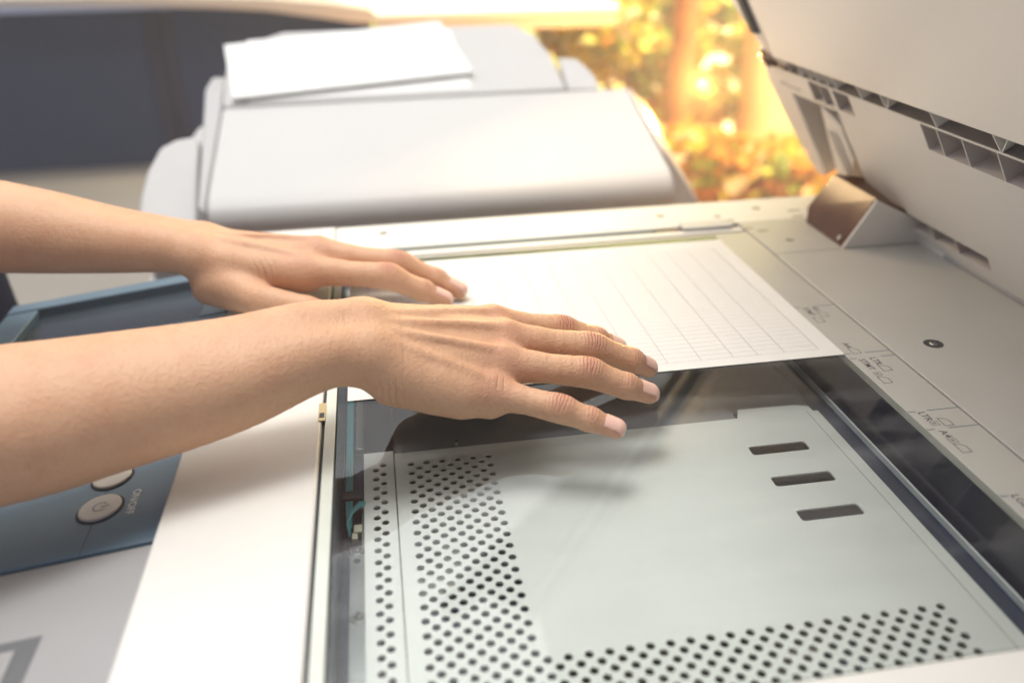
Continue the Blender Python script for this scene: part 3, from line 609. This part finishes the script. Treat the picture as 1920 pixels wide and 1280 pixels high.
# ================================================================== PERSON
def smin(a, b, k):
    h = np.clip(.5+.5*(b-a)/k, 0, 1); return b*(1-h)+a*h-k*h*(1-h)
class Field:
    def __init__(s, lo, hi, vx):
        s.lo = np.array(lo, float); s.vx = vx; s.n = np.ceil((np.array(hi)-s.lo)/vx).astype(int)+1
        s.ax = [s.lo[i]+vx*np.arange(s.n[i]) for i in range(3)]; s.F = np.full(s.n, 50.0, np.float32)
    def add(s, a, b, r1, r2, k=5.0, sub=False, squash=None):
        a = np.array(a, float); b = np.array(b, float); m = max(r1, r2)+k+4
        lo = np.minimum(a, b)-m; hi = np.maximum(a, b)+m
        i0 = np.clip(((lo-s.lo)/s.vx).astype(int), 0, s.n-1); i1 = np.clip(((hi-s.lo)/s.vx).astype(int)+1, 0, s.n)
        if np.any(i1-i0 < 1): return
        X, Y, Z = np.meshgrid(*[s.ax[i][i0[i]:i1[i]] for i in range(3)], indexing='ij')
        ab = b-a; L = max(ab@ab, 1e-9); px, py, pz_ = X-a[0], Y-a[1], Z-a[2]
        t = np.clip((px*ab[0]+py*ab[1]+pz_*ab[2])/L, 0, 1)
        dx, dy, dz = px-t*ab[0], py-t*ab[1], pz_-t*ab[2]
        if squash is not None:      # (normal, factor): thin along the normal
            nn, f_ = squash; nn = np.array(nn, float); nn /= np.linalg.norm(nn); dn = dx*nn[0]+dy*nn[1]+dz*nn[2]
            d = np.sqrt(np.maximum(dx*dx+dy*dy+dz*dz-dn*dn, 0)+(dn*f_)**2)-(r1+t*(r2-r1)); d = d/ (1+(f_-1)*.5)
        else: d = np.sqrt(dx*dx+dy*dy+dz*dz)-(r1+t*(r2-r1))
        sl = tuple(slice(i0[i], i1[i]) for i in range(3)); cur = s.F[sl]
        s.F[sl] = (-smin(-cur, d, k) if sub else smin(cur, d, k)).astype(np.float32)
    def chain(s, P, r, k, sub=6):
        """one swept limb: smooth radius profile, hard union inside, one soft blend with the rest"""
        P = np.array(P, float); r = np.array(r, float); n = len(P); Q = []; q = []
        for i in range(n-1):
            p0, p1, p2, p3 = P[max(i-1, 0)], P[i], P[i+1], P[min(i+2, n-1)]; r0, r1, r2, r3 = r[max(i-1, 0)], r[i], r[i+1], r[min(i+2, n-1)]
            for j in range(sub):
                t = j/sub; f = lambda a, b, c, d: .5*((2*b)+(-a+c)*t+(2*a-5*b+4*c-d)*t*t+(-a+3*b-3*c+d)*t**3)
                Q.append(f(p0, p1, p2, p3)); q.append(f(r0, r1, r2, r3))
        Q.append(P[-1]); q.append(r[-1]); T = Field.__new__(Field); T.lo = s.lo; T.vx = s.vx; T.n = s.n; T.ax = s.ax; T.F = np.full(s.n, 50.0, np.float32)
        for i in range(len(Q)-1): T.add(Q[i], Q[i+1], q[i], q[i+1], .6)
        m = (T.F < 49) & (T.F < s.F+k+1); s.F[m] = np.where(s.F[m] > 49, T.F[m], smin(s.F[m], T.F[m], k)).astype(np.float32)
    def mesh(s):
        F = s.F; ins = F < 0
        c = np.zeros(np.array(F.shape)-1, np.int8)
        for dx in (0, 1):
            for dy in (0, 1):
                for dz in (0, 1): c += ins[dx:dx+c.shape[0], dy:dy+c.shape[1], dz:dz+c.shape[2]]
        act = (c > 0) & (c < 8); idx = np.full(c.shape, -1, np.int64); A = np.argwhere(act); idx[act] = np.arange(len(A))
        acc = np.zeros((len(A), 3)); cnt = np.zeros(len(A)); corner = {}
        for dx in (0, 1):
            for dy in (0, 1):
                for dz in (0, 1): corner[dx, dy, dz] = F[A[:, 0]+dx, A[:, 1]+dy, A[:, 2]+dz].astype(float)
        for a_ in corner:
            for ax in range(3):
                if a_[ax]: continue
                b_ = list(a_); b_[ax] = 1; b_ = tuple(b_); fa, fb = corner[a_], corner[b_]; x = (fa < 0) != (fb < 0)
                t = np.where(x, fa/np.where(x, fa-fb, 1), 0)
                for q_ in range(3): acc[x, q_] += a_[q_]+(t[x] if q_ == ax else 0)
                cnt[x] += 1
        V = s.lo+(A+acc/cnt[:, None])*s.vx; faces = []
        for ax in range(3):
            o = [0, 0, 0]; o[ax] = 1
            sh_ = F.shape; sl0 = tuple(slice(1 if i != ax else 0, sh_[i]-1) for i in range(3))
            a0 = ins[sl0]; sl1 = tuple(slice((1 if i != ax else 1), (sh_[i]-1) if i != ax else sh_[i]) for i in range(3)); a1 = ins[sl1]
            if a0.shape != a1.shape:
                mn = np.minimum(a0.shape, a1.shape); a0 = a0[:mn[0], :mn[1], :mn[2]]; a1 = a1[:mn[0], :mn[1], :mn[2]]
            E = np.argwhere(a0 != a1); off = np.array([1, 1, 1]); off[ax] = 0; G_ = E+off
            u, v = (ax+1) % 3, (ax+2) % 3; eu = np.zeros(3, int); eu[u] = 1; ev = np.zeros(3, int); ev[v] = 1
            ok = (G_[:, ax] < c.shape[ax]); G_ = G_[ok]; E = E[ok]
            f_ = [idx[tuple((G_-x).T)] for x in (0*eu, eu, eu+ev, ev)]
            Q = np.stack(f_, 1); flip = a0[tuple(E.T)]; Q[~flip] = Q[~flip][:, ::-1]; faces.append(Q[(Q >= 0).all(1)])
        return V, np.concatenate(faces)
def unit(v): v = np.array(v, float); return v/np.linalg.norm(v)

def build_hand(Fd, W, elbow, rW, rE, fingers, thumb, up, fore, side):
    """fingers: list of 4 chains [(MCP,r),(PIP,r),(DIP,r),(TIP,r)] from index to little finger"""
    W = np.array(W, float); up = unit(up); side = unit(side)     # side: from little-finger side to thumb side
    # forearm: radius and ulna sides
    for sgn, f_ in ((1, 1.0), (-1, .96)):
        Fd.chain([np.array(P, float)+side*off*sgn for P, r, off in fore], [r*f_ for P, r, off in fore], 6)
    meta = [f[0] for f in fingers]; n = len(meta)
    for i, (Mp, r) in enumerate(meta):
        Mp = np.array(Mp, float); t = (1.5-i)/1.5
        root = W+side*t*rW*.62-up*2
        Fd.add(root, Mp-up*3.5, 12.5, 11.0, 9)
        Fd.add(root*.4+Mp*.6-up*3, Mp-up*1.5, 11.0, r, 6)
        # knuckle and tendon
        Fd.add(Mp+up*(r*.42), Mp+up*(r*.42), 5.6, 5.6, 5)
        a = Mp+up*(r*.84); b_ = W+side*t*rW*.30+up*8.6; mid = a*.5+b_*.5+up*2.2
        Fd.chain([Mp+up*(r*.55), a, a*.6+b_*.4+up*2.0, a*.3+b_*.7+up*1.6, b_], [2.6, 2.4, 2.1, 1.9, 1.5], 3.4, 3)
    for i in range(n-1):           # palm web
        a = np.array(meta[i][0], float); b_ = np.array(meta[i+1][0], float); Fd.add(a-up*4, b_-up*4, 9.0, 9.0, 6)
    for ch in fingers:
        P = [np.array(c[0], float) for c in ch]; r = [c[1] for c in ch]
        Fd.add(P[0], P[0]*.6+P[1]*.4, r[0], r[1]*1.0, 4.5)
        Fd.chain([P[0], P[0]*.5+P[1]*.5, P[1], P[1]*.5+P[2]*.5, P[2]], [r[0]*.95, r[1]*.98, r[1]*1.02, (r[1]+r[2])*.485, r[2]], 2.0, 4)
        Fd.add(P[2], P[3], r[2], r[3], 2.5, squash=(np.cross(np.cross(P[3]-P[2], up), P[3]-P[2]), 1.12))
        d = unit(P[1]-P[0]); u1 = unit(up-d*(up@d)); Fd.add(P[1]+u1*r[1]*.24-d*2, P[1]+u1*r[1]*.24+d*2, r[1]*.80, r[1]*.80, 3)
        d2 = unit(P[2]-P[1]); u2 = unit(up-d2*(up@d2)); Fd.add(P[2]+u2*r[2]*.2, P[2]+u2*r[2]*.2+d2, r[2]*.85, r[2]*.85, 2)
        # webbing towards base
    P = [np.array(c[0], float) for c in thumb]; r = [c[1] for c in thumb]
    for i in range(len(P)-1): Fd.add(P[i], P[i+1], r[i], r[i+1], 6 if i == 0 else 3)

skin_me = []
def nails_attr(V, N, tips):
    nail = np.zeros(len(V)); red = np.zeros(len(V)); wr = np.zeros(len(V)); wu = np.zeros(len(V)); lun = np.zeros(len(V)); free = np.zeros(len(V))
    def ss(a, b_, x): t = np.clip((x-a)/(b_-a), 0, 1); return t*t*(3-2*t)
    for ch, up in tips:
        P = [np.array(c[0], float) for c in ch]; r = [c[1] for c in ch]; up = unit(up)
        d = unit(P[3]-P[2]); u = unit(up-d*(up@d)); sd = np.cross(d, u); q_ = V-P[3]
        al = q_@d; la = q_@sd; hh = q_@u
        wd = r[3]*.86
        # rounded nail outline
        v = np.maximum(np.abs(la)/wd, 0); back = -r[3]*1.35; front = r[3]*.92
        e = np.where(al < (back+front)/2, 1-((al-(back+front)/2)/((back-front)/2))**2*(1), 1-((al-(back+front)/2)/((front-back)/2))**4)
        m = ss(-.02, .22, np.minimum(e, (1-v**4)*.8)); m = m*(hh > 0)*(np.abs(al) < 14)
        nail = np.maximum(nail, m); free = np.maximum(free, m*ss(front-1.5, front-.5, al))
        for k, (rr, wdt) in ((1, (1.0, 5.5)), (2, (.6, 3.2))):
            dd = unit(P[k+1]-P[k-1]); uu = unit(up-dd*(up@dd)); qq = V-P[k]; a2 = qq@dd; h2 = qq@uu; s2 = np.abs(qq@np.cross(dd, uu))
            mk_ = np.exp(-(a2/wdt)**2)*ss(.1, .6, h2/r[k])*ss(1.05, .5, s2/r[k])*rr*(np.linalg.norm(qq, axis=1) < r[k]*2.2)
            sel = mk_ > wr; wr = np.where(sel, mk_, wr); wu = np.where(sel, a2+.9*np.abs(s2)/r[k]*np.sign(a2), wu)
            red = np.maximum(red, mk_*.8)
        qq = V-P[0]; red = np.maximum(red, .7*np.exp(-((qq@qq.T if False else (qq**2).sum(1))/(13**2)))*ss(0, .5, (qq@up)/r[0]))
        tipr = np.exp(-((V-P[3])**2).sum(1)/(9**2)); red = np.maximum(red, tipr*.55)
    for c, rad, ax in (((-272, -258, 32), (7, 6), (1, -.25, 0)), ((-352, -80, 32), (8, 6), (1, .6, 0)), ((-218, -256, 27), (4.5, 4), (1, -.3, 0))):
        qq = V-np.array(c, float); a2 = qq@unit(ax); dd2 = np.sqrt(np.maximum((qq**2).sum(1)-a2**2, 0)); mk_ = .8*np.exp(-(a2/rad[0])**2-(dd2/(rad[1]*1.3))**2)
        sel = mk_ > wr; wr = np.where(sel, mk_, wr); wu = np.where(sel, a2*.55, wu)
    return nail, red, wr, wu, free

def face_up_mesh(Fd, tips):
    V, Q = Fd.mesh()
    # normals by accumulation
    n = np.cross(V[Q[:, 1]]-V[Q[:, 0]], V[Q[:, 3]]-V[Q[:, 0]]); N = np.zeros_like(V)
    for k in range(4): np.add.at(N, Q[:, k], n)
    N /= np.linalg.norm(N, axis=1)[:, None]+1e-9
    at = nails_attr(V, N, tips); nail = at[0]
    V = V+N*(nail*.38-(nail*(1-nail)*4)*.28)[:, None]
    V = V+N*(at[2]*.0*np.sin(at[3]*2*math.pi/2.3))[:, None]
    return V, Q, at

# ---- right arm (near)
upR = (.05, -.28, .95); sideR = (-.02, .95, .30)
fR = [
 [((-213, -198, 35), 9.6), ((-172, -190, 24), 7.8), ((-150, -189, 15), 7.0), ((-136, -187, 7.2), 6.0)],
 [((-209, -217, 34), 9.8), ((-161, -219.5, 25), 8.4), ((-137, -219.5, 14.5), 7.2), ((-126, -216, 7.4), 6.3)],
 [((-213, -236, 29), 9.6), ((-168, -242.5, 22), 8.2), ((-147, -246, 13.5), 7.0), ((-134, -245, 7.2), 6.1)],
 [((-222, -251, 21), 8.8), ((-188, -266, 15.5), 7.3), ((-173, -271, 10.5), 6.3), ((-160.5, -275.5, 6.4), 5.5)]]
thR = [((-268, -214, 38), 13), ((-246, -196, 24), 11.5), ((-226, -186, 14), 9), ((-210, -188, 8.5), 7.2)]
foreR = [((-560, -305, 50), 35, 7), ((-450, -282, 44.5), 32, 6.5), ((-400, -268, 44), 28.5, 6.5), ((-350, -255, 46), 23.8, 7), ((-312, -244, 51.5), 18, 8.5), ((-284, -236, 50.5), 14, 9.5)]
FR = Field((-600, -350, -2), (-115, -165, 112), .8)
build_hand(FR, (-284, -236, 50), None, 22, 0, fR, thR, upR, foreR, sideR)
FR.add((-300, -254, 52), (-297, -253, 52), 7, 7, 8)          # ulnar head
FR.add((-272, -250, 30), (-238, -254, 20), 11, 9.5, 9)       # heel of the palm, little finger side
FR.add((-262, -215, 24), (-232, -205, 20), 12, 10, 9)
# ---- left arm (far)
upL = (.0, .10, .99); sideL = (-.05, -.97, .0)
fL = [
 [((-325, -76, 29), 10.0), ((-270, -89, 25), 8.2), ((-247, -92, 14), 7.0), ((-233, -94, 7.2), 6.1)],
 [((-316, -58, 34), 10.2), ((-262, -72, 27), 8.2), ((-237, -76, 15), 7.2), ((-222, -80, 7.4), 6.3)],
 [((-320, -40, 28), 9.6), ((-276, -48, 21), 7.8), ((-255, -53, 12), 6.8), ((-243, -56, 7), 5.9)],
 [((-328, -24, 22), 8.8), ((-296, -28, 16), 7.0), ((-282, -31, 10), 6.2), ((-272, -34, 6.4), 5.4)]]
thL = [((-385, -66, 24), 13), ((-356, -92, 17), 10.5), ((-325, -104, 12), 9), ((-300, -112, 8), 7.4)]
foreL = [((-640, -22, 76), 37, 7), ((-560, -30, 66), 32, 7), ((-500, -37, 57), 26.5, 7), ((-455, -41, 49), 20.5, 8), ((-420, -44, 44), 16.5, 8.5), ((-397, -46, 40), 14.5, 9.5)]
fL = [[(p_, r_*1.06) for p_, r_ in ch] for ch in fL]
FL = Field((-690, -135, -2), (-205, 30, 118), 1.0)
build_hand(FL, (-397, -46, 40), None, 22, 0, fL, thL, upL, foreL, sideL)
FL.add((-392, -62, 16), (-362, -78, 12), 12, 11, 9)
parts = []
vo = 0; VV = []; QQ = []; AT = []
for Fd, ch, up in ((FR, fR, upR), (FL, fL, upL)):
    V, Q, at = face_up_mesh(Fd, [(c, up) for c in ch]); VV.append(V); QQ.append(Q+vo); AT.append(np.stack(at)); vo += len(V)
# upper arms, shoulders and head outside the frame at the left keep the body whole
FB = Field((-1150, -420, -120), (-560, 330, 760), 9.0)
for a, b_, r1, r2, k in (((-575, -308, 67), (-640, -300, 78), 30, 36, 10), ((-640, -300, 78), (-830, -190, 330), 38, 50, 25), ((-660, -20, 74), (-700, 0, 84), 34, 38, 10), ((-700, 0, 84), (-850, 90, 330), 38, 50, 25),
                         ((-860, -130, 350), (-860, 60, 350), 75, 75, 40), ((-830, -40, 330), (-760, -40, -60), 120, 125, 60), ((-850, -40, 380), (-835, -40, 560), 52, 50, 30),
                         ((-820, -40, 540), (-835, -40, 600), 72, 82, 30), ((-742, -40, 555), (-742, -40, 565), 9, 8, 10)):
    FB.add(a, b_, r1, r2, k)
V, Q = FB.mesh(); VV.append(V); QQ.append(Q+vo); AT.append(np.zeros((5, len(V)))); vo += len(V)
V = np.concatenate(VV)*S; Q = np.concatenate(QQ); AT = np.concatenate(AT, 1)
me = bpy.data.meshes.new('person'); me.vertices.add(len(V)); me.vertices.foreach_set('co', V.ravel()); me.loops.add(Q.size); me.loops.foreach_set('vertex_index', Q.ravel().astype(np.int32))
me.polygons.add(len(Q)); me.polygons.foreach_set('loop_start', np.arange(0, Q.size, 4, dtype=np.int32)); me.polygons.foreach_set('loop_total', np.full(len(Q), 4, dtype=np.int32)); me.update(calc_edges=True); me.validate()
for k, nm in enumerate(('nail', 'red', 'wr', 'wu', 'free')):
    a = me.attributes.new(nm, 'FLOAT', 'POINT'); a.data.foreach_set('value', AT[k].astype(np.float32))
me.shade_smooth()
def skin_mat():
    m = bpy.data.materials.new('skin'); m.use_nodes = True; n = m.node_tree; b = n.nodes['Principled BSDF']; L = n.links.new
    t = n.nodes.new('ShaderNodeTexCoord')
    def noise(sc, det=4): a = n.nodes.new('ShaderNodeTexNoise'); a.inputs['Scale'].default_value = sc; a.inputs['Detail'].default_value = det; L(t.outputs['Object'], a.inputs['Vector']); return a
    def attr(x): a = n.nodes.new('ShaderNodeAttribute'); a.attribute_name = x; return a
    def mix(f, a, c): x = n.nodes.new('ShaderNodeMix'); x.data_type = 'RGBA'; L(f, x.inputs[0]); (L(a, x.inputs[6]) if hasattr(a, 'links') else x.inputs[6].__setattr__('default_value', (*a, 1))); (L(c, x.inputs[7]) if hasattr(c, 'links') else x.inputs[7].__setattr__('default_value', (*c, 1))); return x.outputs[2]
    def mth(op, a, v): x = n.nodes.new('ShaderNodeMath'); x.operation = op; L(a, x.inputs[0]); (L(v, x.inputs[1]) if hasattr(v, 'links') else x.inputs[1].__setattr__('default_value', v)); return x.outputs[0]
    n1 = noise(28, 5); n2 = noise(420, 4)
    base = mix(n1.outputs['Fac'], (.60, .335, .195), (.70, .425, .26))
    n3 = noise(75, 3); bl = n.nodes.new('ShaderNodeMapRange'); bl.inputs['From Min'].default_value = .45; bl.inputs['From Max'].default_value = .7; L(n3.outputs['Fac'], bl.inputs['Value']); base = mix(mth('MULTIPLY', bl.outputs[0], .35), base, (.57, .28, .155))
    sp = n.nodes.new('ShaderNodeMapRange'); sp.inputs['From Min'].default_value = .52; sp.inputs['From Max'].default_value = .75; L(n2.outputs['Fac'], sp.inputs['Value'])
    base = mix(mth('MULTIPLY', sp.outputs[0], .35), base, (.50, .25, .15))
    base = mix(mth('MULTIPLY', attr('red').outputs['Fac'], .85), base, (.60, .26, .18))
    base = mix(mth('MULTIPLY', attr('nail').outputs['Fac'], .85), base, (.86, .56, .46))
    base = mix(attr('free').outputs['Fac'], base, (.80, .70, .58))
    wn = noise(160, 2); ph = mth('ADD', mth('MULTIPLY', attr('wu').outputs['Fac'], 2*math.pi/1.9), mth('MULTIPLY', wn.outputs['Fac'], 5.0))
    cre = mth('POWER', mth('ADD', mth('MULTIPLY', mth('SINE', ph, 0.0), .5), .5), 5.0); cre = mth('MULTIPLY', cre, attr('wr').outputs['Fac'])
    base = mix(mth('MULTIPLY', cre, .55), base, (.36, .15, .09))
    one = n.nodes.new('ShaderNodeMath'); one.operation = 'SUBTRACT'; one.inputs[0].default_value = 1; L(attr('nail').outputs['Fac'], one.inputs[1])
    rim = mth('MULTIPLY', mth('MULTIPLY', attr('nail').outputs['Fac'], one.outputs[0]), 4.0); base = mix(mth('MULTIPLY', rim, .45), base, (.45, .19, .13))
    L(base, b.inputs['Base Color'])
    ro = mix(attr('nail').outputs['Fac'], (.50, .50, .50), (.25, .25, .25)); L(ro, b.inputs['Roughness'])
    b.inputs['Subsurface Weight'].default_value = .10; b.inputs['Subsurface Radius'].default_value = (1.0, .35, .18); b.inputs['Subsurface Scale'].default_value = .006
    b.inputs['Specular IOR Level'].default_value = .35
    vor = n.nodes.new('ShaderNodeTexVoronoi'); vor.inputs['Scale'].default_value = 900; L(t.outputs['Object'], vor.inputs['Vector'])
    # fine transverse creases over the wrists
    mp = n.nodes.new('ShaderNodeMapping'); mp.inputs['Scale'].default_value = (520, 90, 120); L(t.outputs['Object'], mp.inputs['Vector'])
    cn = n.nodes.new('ShaderNodeTexNoise'); cn.inputs['Scale'].default_value = 1; cn.inputs['Detail'].default_value = 3; L(mp.outputs[0], cn.inputs['Vector'])
    inv = n.nodes.new('ShaderNodeMath'); inv.operation = 'SUBTRACT'; inv.inputs[0].default_value = 1; L(attr('nail').outputs['Fac'], inv.inputs[1])
    h = mth('MULTIPLY', n2.outputs['Fac'], 1.0); h = mth('ADD', h, mth('MULTIPLY', vor.outputs['Distance'], .5)); h = mth('ADD', h, mth('MULTIPLY', cn.outputs['Fac'], .8)); h = mth('MULTIPLY', h, inv.outputs[0]); h = mth('SUBTRACT', h, mth('MULTIPLY', cre, 1.6))
    bu = n.nodes.new('ShaderNodeBump'); bu.inputs['Strength'].default_value = .62; bu.inputs['Distance'].default_value = .0005; L(h, bu.inputs['Height']); L(bu.outputs[0], b.inputs['Normal'])
    return m
me.materials.append(skin_mat())
person = bpy.data.objects.new('person', me); COL.objects.link(person)
tag(person, 'person reaching in from the left, both bare forearms and hands flat on the copier glass', 'person')
FS = Field((-1150, -420, -260), (-560, 340, 480), 8.0)
for a, b_, r1, r2, k in (((-690, -272, 143), (-830, -190, 330), 54, 62, 25), ((-735, 22, 143), (-850, 90, 330), 54, 62, 25), ((-860, -130, 350), (-860, 60, 350), 88, 88, 40), ((-830, -40, 320), (-760, -30, -200), 133, 140, 60),
                         ((-668, 112, -230), (-668, 112, 25), 84, 64, 30), ((-845, -40, 400), (-842, -40, 425), 66, 60, 20)):
    FS.add(a, b_, r1, r2, k)
V, Q = FS.mesh(); q = MB(); q.v = [tuple(x) for x in V]; q.f = [tuple(int(i) for i in f_) for f_ in Q]; q.mi = [0]*len(Q)
q.build('shirt', 'shirt', person, smooth=True)
